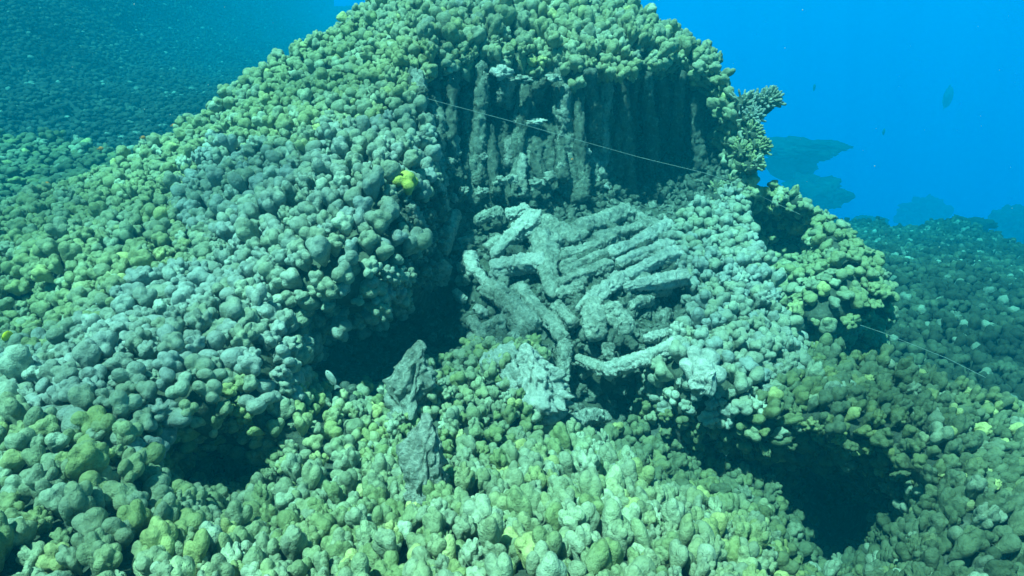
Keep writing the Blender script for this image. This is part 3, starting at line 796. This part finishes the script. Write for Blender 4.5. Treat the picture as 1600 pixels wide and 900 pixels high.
# ------------------------------------------------------------------ toppled columns of the rubble
LOGS = [
 # u1 v1 u2 v2 w1 w2 mat label
 (714, 334, 690, 392, 20, 24, 'dead', 'leaning dead coral slab at the upper left corner of the rubble'),
 (742, 346, 786, 330, 16, 22, 'dead', 'short dead column lying level against the foot of the cave wall'),
 (788, 338, 828, 326, 18, 22, 'deadpale', 'brightest pale fragment at the top of the rubble by the wall'),
 (770, 398, 840, 340, 20, 34, 'deadpale', 'thick pale column slanting up to the right above the level one'),
 (763, 420, 852, 410, 28, 32, 'deadpale', 'level cut column lying left of the upright wedge'),
 (848, 372, 864, 466, 44, 16, 'dead', 'upright wedge shaped slab tapering to a point in the rubble centre'),
 (760, 446, 836, 516, 34, 30, 'dead', 'long grey column sliding down to the right with an open end'),
 (806, 450, 884, 530, 26, 22, 'dead', 'thin column lying right beside the long sliding one'),
 (733, 396, 741, 428, 24, 18, 'deadpale', 'small bright white stub standing alone at the rubble left'),
 (746, 424, 764, 448, 14, 16, 'deadpale', 'little knobbly piece under the bright white stub'),
 (904, 358, 984, 330, 30, 28, 'dead', 'smooth fat column lying at the back of the rubble, end up'),
 (852, 348, 908, 376, 28, 24, 'dead', 'rough column between the slanting column and the fat back column'),
 (812, 366, 786, 376, 14, 14, 'dead', 'tiny fragment leaning on the slanting pale column'),
 (880, 404, 962, 372, 22, 20, 'dead', 'uppermost left column of the fanned bundle'),
 (930, 372, 1030, 352, 16, 20, 'dead', 'long thin column along the back of the fanned bundle'),
 (952, 398, 1044, 352, 20, 26, 'deadpale', 'pale column of the fan running up to its top right tip'),
 (880, 428, 975, 388, 20, 22, 'dead', 'second column from the left of the fanned bundle'),
 (965, 412, 1050, 384, 16, 22, 'deadpale', 'column in the middle right of the fan under the pale tip'),
 (872, 446, 956, 412, 20, 20, 'dead', 'third column of the fan reaching the upright wedge'),
 (974, 436, 1060, 396, 18, 26, 'deadpale', 'curved bright column on the right of the fan'),
 (972, 450, 1072, 432, 16, 26, 'deadpale', 'lowest right column of the fan above the shaded gap'),
 (902, 486, 974, 434, 18, 30, 'deadpale', 'broad rough column leading down left below the fan'),
 (870, 462, 912, 446, 18, 22, 'dead', 'short stump at the lower left end of the fan'),
 (996, 336, 1022, 352, 18, 16, 'dead', 'knob tipped fragment at the top right of the fan'),
 (1034, 338, 1050, 362, 10, 16, 'dead', 'small upright nub at the far right top of the fan'),
 (868, 476, 898, 506, 24, 18, 'dead', 'blunt triangular chunk under the point of the wedge'),
 (884, 534, 880, 600, 26, 18, 'dead', 'dim upright post in the middle of the rubble'),
 (940, 582, 1020, 556, 26, 24, 'deadpale', 'bright column bridging the two lower hollows'),
 (1008, 556, 1060, 538, 20, 22, 'deadpale', 'ragged end of the bridge column toward the right bank'),
 (898, 560, 944, 580, 16, 20, 'dead', 'thin curved piece joining the post to the bridge column'),
 (1010, 530, 1044, 518, 18, 14, 'deadpale', 'small pale slab above the bridge column'),
 (924, 470, 930, 530, 36, 28, 'dead', 'crumbled block below the broad rough column'),
 (950, 480, 984, 520, 34, 26, 'dead', 'crumbled dark toned block at the right of the crumbled pair'),
 (652, 540, 632, 660, 34, 52, 'dead', 'tall rough column standing left of the green knob cluster'),
 (668, 640, 655, 800, 22, 66, 'dead', 'pointed broken spire rising at lower centre'),
 (824, 540, 838, 640, 22, 80, 'deadpale', 'steep pale pyramid shaped rock in the middle below the rubble'),
 (882, 660, 944, 652, 24, 28, 'dead', 'stubby turf covered log right of the green knob cluster'),
 (890, 712, 972, 746, 22, 26, 'deadpale', 'pale blue streaked log lying low at bottom centre right'),
 (744, 520, 790, 502, 24, 26, 'dead', 'lumpy piece at the lip of the left hollow'),
 (752, 574, 812, 552, 36, 36, 'deadpale', 'pale encrusted double lump over the green knob cluster'),
 (712, 456, 726, 470, 14, 12, 'deadpale', 'small yellowish white crumb above the left hollow'),
 (744, 480, 758, 490, 14, 16, 'deadpale', 'bluish white crumb at the edge of the left hollow'),
 (690, 408, 682, 440, 34, 36, 'dead', 'rounded rough block left of the bright white stub'),
 (716, 380, 740, 372, 12, 12, 'dead', 'dim sliver in shade behind the bright white stub'),
 (1080, 590, 1120, 600, 40, 40, 'deadpale', 'streaked pale plate lying on the right bank of knobs'),
 (860, 360, 870, 384, 22, 24, 'dead', 'small block capping the upright wedge'),
]
def crag(top, foot, ra, rb, mat, seed):
    """broken leaning ridge of old coral: narrow jagged crest, wide foot sunk in the reef"""
    top, foot = np.array(top), np.array(foot)
    vv, f = ICO[5]
    h = (vv[:, 2] + 1) / 2
    ax = top - foot; L = np.linalg.norm(ax)
    r = rb + (ra - rb) * h ** 0.8
    k = 1 + 0.55 * fbm(vv * np.array([1, 1, 0.8]) * 1.5 + seed * 3.3, 1.2, seed, 4) - 0.45 * np.abs(vnoise(vv * np.array([1.6, 1.6, 0.7]) + seed, 2.4, seed + 2)) + 0.20 * vnoise(vv, 8, seed) + 0.14 * vnoise(vv, 19, seed)
    q = np.stack([vv[:, 0] * r * 1.25 * k, vv[:, 1] * r * 0.9 * k, np.zeros(len(vv))], -1)
    q += ax[None] * (h + 0.07 * vnoise(vv * np.array([1.6, 1.6, 0.2]) + seed, 1.3, seed))[:, None]
    o = link('dead_coral_fragment', mesh_np('dead_coral_fragment', q, f, mat)); o.location = foot
    return o
for i, (u1, v1, u2, v2, w1, w2, mk, lab) in enumerate(LOGS):
    d1, d2 = float(near(u1, v1)), float(near(u2, v2))
    w1, w2 = (w1, w2) if i in (33, 34, 35) else (w1 * 1.06, w2 * 1.06)
    s1, s2 = w1 / 2 / F * d1, w2 / 2 / F * d2
    d1 -= s1 * 1.0 + 0.10; d2 -= s2 * 1.0 + 0.09
    if i in (33, 34, 35):                        # the standing ones: top leans only a little from the foot
        d2 += 0.07; d1 = d2 - 0.05
    if i in (33, 34, 35):
        o = crag(P(u1, v1, d1 + 0.05), P(u2, v2 + 10, d2 + 0.05), w1 * 0.7 / F * d1, w2 * (0.55, 0.58, 0.85)[i - 33] / F * d2, M['deadpale' if i > 34 else 'dead'], i)
        tag(o, lab, 'coral rubble', 'broken dead coral columns of the rubble')
        continue
    o = rough_log('dead_coral_fragment', P(u1, v1, d1), P(u2, v2, d2), w1 / 2 / F * d1, w2 / 2 / F * d2, M[mk], None, i + 11,
                  rough=0.42, ridges=0.16 if i in (33, 34, 35) else 0.07, axial=0.22 if i in (33, 34, 35) else 0.45, bend=0.02 if i % 3 else 0.05, nr=64, ns=44)
    tag(o, lab, 'coral rubble', 'broken dead coral columns of the rubble')

# half buried columns of the fan and the bed around it
r_ = random.Random(21)
for i in range(64):
    if i < 30:
        u, v = r_.uniform(870, 1060), r_.uniform(350, 480); a = math.radians(r_.gauss(-24, 9))
    else:
        u, v = r_.choice([(r_.uniform(720, 860), r_.uniform(345, 530)), (r_.uniform(880, 1040), r_.uniform(470, 600)), (r_.uniform(740, 830), r_.uniform(500, 580))]); a = r_.uniform(0, 3.14)
    L = r_.uniform(22, 46) * (1.0 if i < 24 else 0.75); w = r_.uniform(12, 21)
    du, dv = math.cos(a) * L / 2, math.sin(a) * L / 2
    d1, d2 = float(near(u - du, v - dv)), float(near(u + du, v + dv))
    rr = w / 2 / F * d1
    rough_log('column', P(u - du, v - dv, d1 - rr - 0.05), P(u + du, v + dv, d2 - rr - 0.05), rr, rr * r_.uniform(0.7, 1.2), M['wall' if i % 2 else 'dead'], colony['rubble'], i + 130, rough=0.5, bend=0.05, nr=40, ns=26)

for i, (u, v, w) in enumerate([(672, 600, 20), (684, 612, 22), (676, 622, 18), (664, 596, 16), (690, 600, 16), (700, 616, 22), (640, 650, 24), (622, 655, 24), (655, 640, 20), (612, 668, 26),
        (634, 672, 24), (690, 680, 22), (698, 700, 24), (690, 722, 26), (700, 742, 28), (640, 700, 26), (634, 726, 28), (630, 752, 28), (646, 778, 30), (676, 788, 30), (700, 770, 28), (664, 806, 30), (646, 800, 26),
        (804, 632, 24), (822, 640, 24), (846, 640, 26), (864, 626, 22), (812, 616, 18), (858, 602, 18), (790, 622, 22), (836, 652, 26)]):
    d = float(near(u, v)) - 0.15; sc = w / 2 / F * d * 1.05
    ob = bpy.data.objects.new('coral_lobe', lobe_mesh(i % NV, 'low')); C.objects.link(ob)
    ob.parent = colony['centre']
    fr = frames(np.array([[r_.gauss(0, 0.3), r_.gauss(-0.5, 0.2), 0.9]]), np.array([r_.uniform(0, 6)]))[0]
    mt = np.eye(4); mt[:3, :3] = fr * (sc * np.array([1, 1, 1.3]))[None]; mt[:3, 3] = P(u, v, d) - np.array(colony['centre'].location)
    ob.matrix_basis = Matrix(mt.tolist())

# small chips nobody would count
def chips():
    q = nq[(face_col == keys.index('rubble')) | (face_col == keys.index('wall'))]
    p, n, pick, ar = sample(nv, q, 3000)
    u, v, d = project(p)
    k = (v > 318) | (rng.random(len(v)) < 0.2)
    k &= ~in_poly(u, v, HOLLOWS[5]) | (rng.random(len(v)) < 0.2)
    p, n = p[k], n[k]
    m = len(p)
    fr = frames(rng.normal(0, 1, (m, 3)), rng.uniform(0, 6.28, m))
    s = 0.015 * np.exp(np.clip(rng.normal(0, 0.5, m), -1.2, 0.7))
    V, Fc, off = [], [], 0
    vs = []
    for j in range(8):
        a, f = ICO[3]
        vs.append(a * (1 + 0.7 * fbm(a * 1.2 + j * 9, 1.3, j, 3))[:, None])
    for i in range(m):
        w = vs[i % 8] * s[i] * np.array([1, 0.7, rng.uniform(0.8, 2.2)])
        V.append(w @ fr[i].T + p[i] + n[i] * s[i] * 0.3); Fc.append(f + off); off += len(w)
    o = link('coral_rubble', mesh_np('coral_rubble', np.concatenate(V), np.concatenate(Fc), M['chip']))
    o['kind'] = 'stuff'
chips()

# ------------------------------------------------------------------ singled out corals
def single_head(u, v, size, mk, label, n=5, seed=1, lift=0.8, name='lobed_coral', cat='coral', elong=1.0):
    d = float(near(u, v)) - size * lift
    c = P(u, v, d)
    w, f = lobe_shape(4, seed, knobs=n, spread=0.7)
    o = link(name, mesh_np(name, w * np.array([size, size, size * elong]), f, M[mk]))
    o.location = c
    return tag(o, label, cat)
single_head(632, 290, 0.078, 'bright', 'bright yellow knobbly coral head on the mound edge beside the cave', 7, 31, lift=1.6)
single_head(492, 182, 0.055, 'bright', 'small yellow tipped coral head high on the left shoulder', 5, 33, lift=1.5)
single_head(1095, 582, 0.11, 'deadpale', 'pale crested coral plate among the knobs of the right bank', 6, 35)

def purple_patch():
    o = thing('encrusting_alga', 'dull purple patch of fuzzy growth below the lower left pit', 'alga', Vector(P(370, 785, 2.0).tolist()))
    for i, (u, v, w, h) in enumerate([(345, 803, 34, 26), (365, 790, 32, 24), (385, 778, 34, 22), (402, 770, 22, 16)]):
        lump('tuft', u, v, w, h, 'purple', o, i + 90, lift=1.3, rough=0.7)
purple_patch()

def finger_coral(label, base, spots, mk, size, seed, n=60):
    """bush of short stubby branches reaching outward"""
    r = random.Random(seed)
    o = thing('branching_coral', label, 'coral', Vector(base))
    verts, faces, off = [], [], 0
    for (u, v, d, rad) in spots:
        c = P(u, v, d)
        for k in range(n):
            a = r.uniform(0, 6.283); el = r.uniform(-0.5, 1.35)
            dr = np.array([math.cos(a) * math.cos(el), math.sin(a) * math.cos(el), math.sin(el)])
            dr = dr + np.array([0.45, -0.25, 0.1]); dr /= np.linalg.norm(dr)
            L = rad * r.uniform(0.6, 1.05); t = size * r.uniform(0.8, 1.3)
            fr = frames(dr[None], np.array([r.uniform(0, 6)]))[0]
            ns = 7
            prof = [(0.25, 1.1), (0.7, 1.0), (0.92, 0.95), (0.99, 0.6), (1.0, 0.15)]
            th = np.arange(ns) * 2 * math.pi / ns
            ring = np.concatenate([np.stack([np.cos(th) * t * q, np.sin(th) * t * q, np.full(ns, L * z)], -1) for z, q in prof])
            ring[:, :2] *= (1 + 0.25 * vnoise(ring * 60 + k, 1, seed))[:, None]
            verts.append(ring @ fr.T + c)
            i = np.arange(len(prof) - 1)[:, None] * ns; j = np.arange(ns)[None]
            faces.append(np.stack([i + j, i + (j + 1) % ns, i + ns + (j + 1) % ns, i + ns + j], -1).reshape(-1, 4) + off)
            off += len(ring)
    br = link('branches', mesh_np('branches', np.concatenate(verts), np.concatenate(faces), M[mk]), o)
    V, Fc, off = [], [], 0
    for (u, v, d, rad) in spots:
        a, f = ICO[3]
        V.append(a * (1 + 0.3 * vnoise(a, 2, seed))[:, None] * rad * 0.55 + P(u, v, d)); Fc.append(f + off); off += len(a)
    link('core', mesh_np('core', np.concatenate(V), np.concatenate(Fc), M['rock']), o)
    return o
finger_coral('dark branching coral jutting into open water at the mound right edge', P(1165, 170, 4.7).tolist(),
    [(1160, 165, 4.75, 0.13), (1185, 165, 4.72, 0.13), (1200, 160, 4.7, 0.12), (1172, 185, 4.68, 0.12)], 'grey', 0.0085, 3, 75)
finger_coral('pale yellow fuzzy branching coral hanging below the dark one at the mound edge', P(1175, 235, 4.6).tolist(),
    [(1170, 210, 4.66, 0.11), (1180, 235, 4.62, 0.12), (1172, 258, 4.58, 0.11), (1158, 240, 4.6, 0.1)], 'yellow', 0.0085, 4, 70)
finger_coral('shaded lacy coral at the foot of the cave, right of its mouth', P(1140, 290, 4.75).tolist(),
    [(1120, 300, 4.8, 0.1), (1145, 290, 4.75, 0.1), (1085, 320, 4.85, 0.09), (1150, 318, 4.7, 0.1), (1110, 322, 4.7, 0.09)], 'crown', 0.008, 6, 60)

# ------------------------------------------------------------------ coral heads far out in the blue
def bommie(u, v, d, w, h, label, seed, drop=2.0):
    s = w / 2 / F * d; hh = h / 2 / F * d
    vv, f = ICO[5]
    k = 1 + 0.12 * np.abs(vnoise(vv, 14, seed)) + 0.4 * fbm(vv * 1.5 + seed, 1.4, seed, 5) + 0.12 * vnoise(vv, 9, seed)
    q = vv * k[:, None] * np.array([s, s * 0.8, hh])
    # a foot that carries the head down to the bottom
    o = thing('coral_bommie', label, 'coral', Vector(P(u, v, d).tolist()), 'distant coral heads in the blue water')
    c = P(u, v, d)
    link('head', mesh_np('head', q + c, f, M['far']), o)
    rough_log('foot', c + np.array([0, 0.2, -drop]), c + np.array([0, 0.1, -hh * 0.3]), s * 0.75, s * 0.6, M['rock'], o, seed)
    return o
bommie(1245, 232, 34, 120, 28, 'flat topped coral head fading into the blue beside the mound', 3, 1.5)
bommie(1272, 300, 33, 90, 50, 'rounded coral head below the flat topped one in the haze', 5, 1.2)
bommie(1440, 332, 52, 64, 46, 'dim round coral head above the right slope', 8, 2.0)
bommie(1360, 352, 30, 50, 22, 'low coral head at the top edge of the right slope', 9, 1.5)
bommie(1592, 352, 36, 70, 56, 'dim coral head at the right picture edge', 11, 2.0)
bommie(1515, 352, 18, 56, 22, 'flat plate coral on the skyline of the right slope', 12, 1.0)

# ------------------------------------------------------------------ fish
MF = {'yellow': flat_mat('fish_yellow', (0.75, 0.66, 0.03)), 'silver': flat_mat('fish_silver', (0.36, 0.42, 0.38), 0.4),
      'orange': flat_mat('fish_orange', (0.7, 0.22, 0.05)), 'dark': flat_mat('fish_dark', (0.10, 0.12, 0.14)), 'eye': flat_mat('eye', (0.01, 0.01, 0.01), 0.2)}
def fish(u, v, d, L, heading, mk, label, tall=0.42, name='fish', group=None):
    """heading: direction vector of the nose"""
    x = np.array(heading, float); x /= np.linalg.norm(x)
    up = np.array([0, 0, 1.0]); y = np.cross(up, x); y /= np.linalg.norm(y); z = np.cross(x, y)
    R = np.stack([x, y, z], -1); c = P(u, v, d)
    n, m = 16, 14
    t = np.linspace(0, 1, n)
    prof = np.sin(np.pi * np.clip(t, 0, 1) ** 0.75) ** 0.8 * 0.5 * tall + 0.03 * (1 - np.abs(2 * t - 1)) + 0.012
    th = np.arange(m) * 2 * math.pi / m
    q = np.stack([np.repeat(0.45 - 0.8 * t, m), np.outer(prof * 0.38, np.cos(th)).ravel(), np.outer(prof, np.sin(th)).ravel()], -1)
    i = np.arange(n - 1)[:, None] * m; j = np.arange(m)[None]
    f = np.stack([i + j, i + (j + 1) % m, i + m + (j + 1) % m, i + m + j], -1).reshape(-1, 4)
    k0 = len(q); q = np.concatenate([q, [[0.46, 0, 0]], [[-0.36, 0, 0]]])
    j = np.arange(m)
    caps = np.stack([np.full(m, k0), (j + 1) % m, j], -1)
    capt = np.stack([np.full(m, k0 + 1), (n - 1) * m + j, (n - 1) * m + (j + 1) % m], -1)
    o = thing(name, label, 'fish', Vector(c.tolist()), group)
    mat = MF[mk]
    link('body', mesh_np('body', (q * L) @ R.T + c, [f, caps, capt], mat), o)
    def fin(nm, pts, th=0.012):
        pts = np.array(pts, float); k = len(pts)
        a = np.concatenate([np.c_[pts[:, 0], np.full(k, th), pts[:, 1]], np.c_[pts[:, 0], np.full(k, -th), pts[:, 1]]]) * L
        bm = bmesh.new(); vs = [bm.verts.new(w) for w in (a @ R.T + c)]
        bm.faces.new(vs[:k]); bm.faces.new(vs[k:][::-1])
        for s in range(k): bm.faces.new([vs[s], vs[(s + 1) % k], vs[k + (s + 1) % k], vs[k + s]])
        me = bpy.data.meshes.new(nm); bm.to_mesh(me); bm.free(); me.materials.append(mat); link(nm, me, o)
    fin('tail_fin', [(-0.32, 0.03), (-0.44, 0.13), (-0.52, 0.16), (-0.47, 0), (-0.52, -0.16), (-0.44, -0.13), (-0.32, -0.03)])
    fin('dorsal_fin', [(0.2, tall * 0.44), (0.05, tall * 0.62), (-0.12, tall * 0.6), (-0.27, tall * 0.28), (-0.2, tall * 0.2), (0.1, tall * 0.38)])
    fin('anal_fin', [(0.0, -tall * 0.42), (-0.1, -tall * 0.58), (-0.24, -tall * 0.42), (-0.28, -tall * 0.15), (-0.1, -tall * 0.3)])
    for s in (1, -1):
        a, ff = ICO[2]
        link('eye', mesh_np('eye', ((a * 0.022 + np.array([0.35, s * 0.055 * tall / 0.42, 0.03])) * L) @ R.T + c, ff, MF['eye']), o)
fish(12, 527, 2.75, 0.062, (0.12, 0.25, 1.0), 'yellow', 'small bright yellow fish nosing upward at the left picture edge', 0.6)
fish(518, 592, 2.6, 0.09, (-0.45, 0.1, 0.9), 'silver', 'slim silvery fish hanging in the dark hollow', 0.3)
fish(948, 292, 4.4, 0.05, (-0.7, 0.1, 0.4), 'silver', 'tiny pale fish in the shade of the cave wall', 0.35)
for u, v, d, w in [(157, 232, 5.2, 'leftmost small orange fish over the hazy bed'), (223, 215, 5.4, 'middle small orange fish over the hazy bed'), (271, 196, 5.6, 'rightmost small orange fish against the blue slope'), (72, 287, 5.0, 'lowest small orange fish over the teal bed')]:
    fish(u, v, d, 0.05, (0.9, 0.2, 0.1 * (v % 3)), 'orange', w, 0.5, group='orange reef fish')
fish(1272, 137, 30.0, 0.38, (0.5, 0.8, 0.15), 'dark', 'small dark fish in open water nearest the mound', 0.7, group='dark fish in open water')
fish(1381, 206, 30.0, 0.38, (0.4, 0.9, -0.1), 'dark', 'small dark fish lowest in the open water', 0.7, group='dark fish in open water')
fish(1480, 152, 44.0, 1.7, (0.7, 0.7, 0.0), 'dark', 'large dim fish silhouette farthest out in open water', 0.75, group='dark fish in open water')
fish(893, 252, 4.45, 0.05, (0.3, 0.1, 0.9), 'orange', 'tiny ochre fish upright before the cave wall', 0.35)

# ------------------------------------------------------------------ fishing line
def line(label, pts, r):
    P3 = np.array([P(*q) for q in pts]); t = np.linspace(0, len(P3) - 1, 90)
    i = np.minimum(t.astype(int), len(P3) - 2); f = (t - i)[:, None]
    Q = P3[i] * (1 - f) + P3[i + 1] * f
    T = np.gradient(Q, axis=0); T /= np.linalg.norm(T, axis=1, keepdims=True)
    X = np.cross(T, [0, 0, 1.0]); X /= np.linalg.norm(X, axis=1, keepdims=True); Y = np.cross(T, X)
    th = np.arange(6) * math.pi / 3
    w = (Q[:, None] + r * (np.cos(th)[None, :, None] * X[:, None] + np.sin(th)[None, :, None] * Y[:, None])).reshape(-1, 3)
    a = np.arange(89)[:, None] * 6; j = np.arange(6)[None]
    fq = np.stack([a + j, a + (j + 1) % 6, a + 6 + (j + 1) % 6, a + 6 + j], -1).reshape(-1, 4)
    o = link('fishing_line', mesh_np('fishing_line', w, fq, flat_mat('line_nylon', (0.32, 0.38, 0.35), 0.5)))
    return tag(o, label, 'fishing line', 'lost fishing lines')
line('thin pale fishing line stretched across the cave mouth', [(628, 143, 3.95), (700, 163, 4.0), (790, 187, 4.05), (900, 218, 4.12), (1000, 246, 4.25), (1100, 270, 4.35), (1140, 283, 4.4), (1200, 312, 4.6), (1250, 335, 4.6)], 0.0012)
line('faint fishing line trailing over the shaded right valley', [(1335, 505, 3.9), (1380, 520, 3.8), (1430, 540, 3.7), (1480, 560, 3.6), (1540, 590, 3.5)], 0.0012)

# ------------------------------------------------------------------ added unseen sheet whose noise tint dapples the sunlight like ripples
def surface():
    xs = np.linspace(-260, 260, 53); ys = np.linspace(-120, 260, 39)
    X, Y = np.meshgrid(xs, ys)
    i = np.arange(38)[:, None] * 53 + np.arange(52)[None]
    q = np.stack([i, i + 1, i + 54, i + 53], -1).reshape(-1, 4)
    m = bpy.data.materials.new('dapple_sheet_tint'); m.use_nodes = True
    t = m.node_tree; t.nodes.clear()
    out = node(t, 'ShaderNodeOutputMaterial'); tr = node(t, 'ShaderNodeBsdfTransparent')
    geo = node(t, 'ShaderNodeNewGeometry')
    n1 = noise_n(t, geo.outputs['Position'], 1.5, 2, 0.5); n2 = noise_n(t, geo.outputs['Position'], 0.45, 2, 0.5)
    r = ramp(t, [(0.36, (0.45, 0.45, 0.45)), (0.48, (0.85, 0.85, 0.85)), (0.56, (1, 1, 1))], math_n(t, 'ADD', math_n(t, 'MULTIPLY', n1, 0.6), math_n(t, 'MULTIPLY', n2, 0.4)))  # bright and dark dapples painted into the sheet's transparency
    t.links.new(r.outputs[0], tr.inputs[0]); t.links.new(tr.outputs[0], out.inputs[0])
    o = link('dapple_sheet', mesh_np('dapple_sheet', np.stack([X, Y, 5.8 + 0.1 * vnoise(np.stack([X, Y, X * 0], -1), 0.1)], -1).reshape(-1, 3), q, m)); o['kind'] = 'structure'
surface()

# ------------------------------------------------------------------ specks drifting in the water
def specks():
    a, f = ICO[2]
    m = 320
    d = rng.uniform(1.5, 6.0, m) ; u = rng.uniform(-300, 1900, m); v = rng.uniform(-200, 800, m)
    k = (d < near(u, v) - 0.2) | ~in_poly(u, v, NEAR_POLY)
    c = P(u, v, d)[k]
    s_ = 0.0009 * np.exp(rng.normal(0, 0.4, len(c)))
    V = (a[None] * s_[:, None, None] * rng.uniform(0.6, 1.4, (len(c), 1, 3)) + c[:, None]).reshape(-1, 3)
    Fc = (f[None] + np.arange(len(c))[:, None, None] * len(a)).reshape(-1, 3)
    o = link('drifting_specks', mesh_np('drifting_specks', V, Fc, flat_mat('speck', (0.45, 0.5, 0.45)))); o['kind'] = 'stuff'
specks()
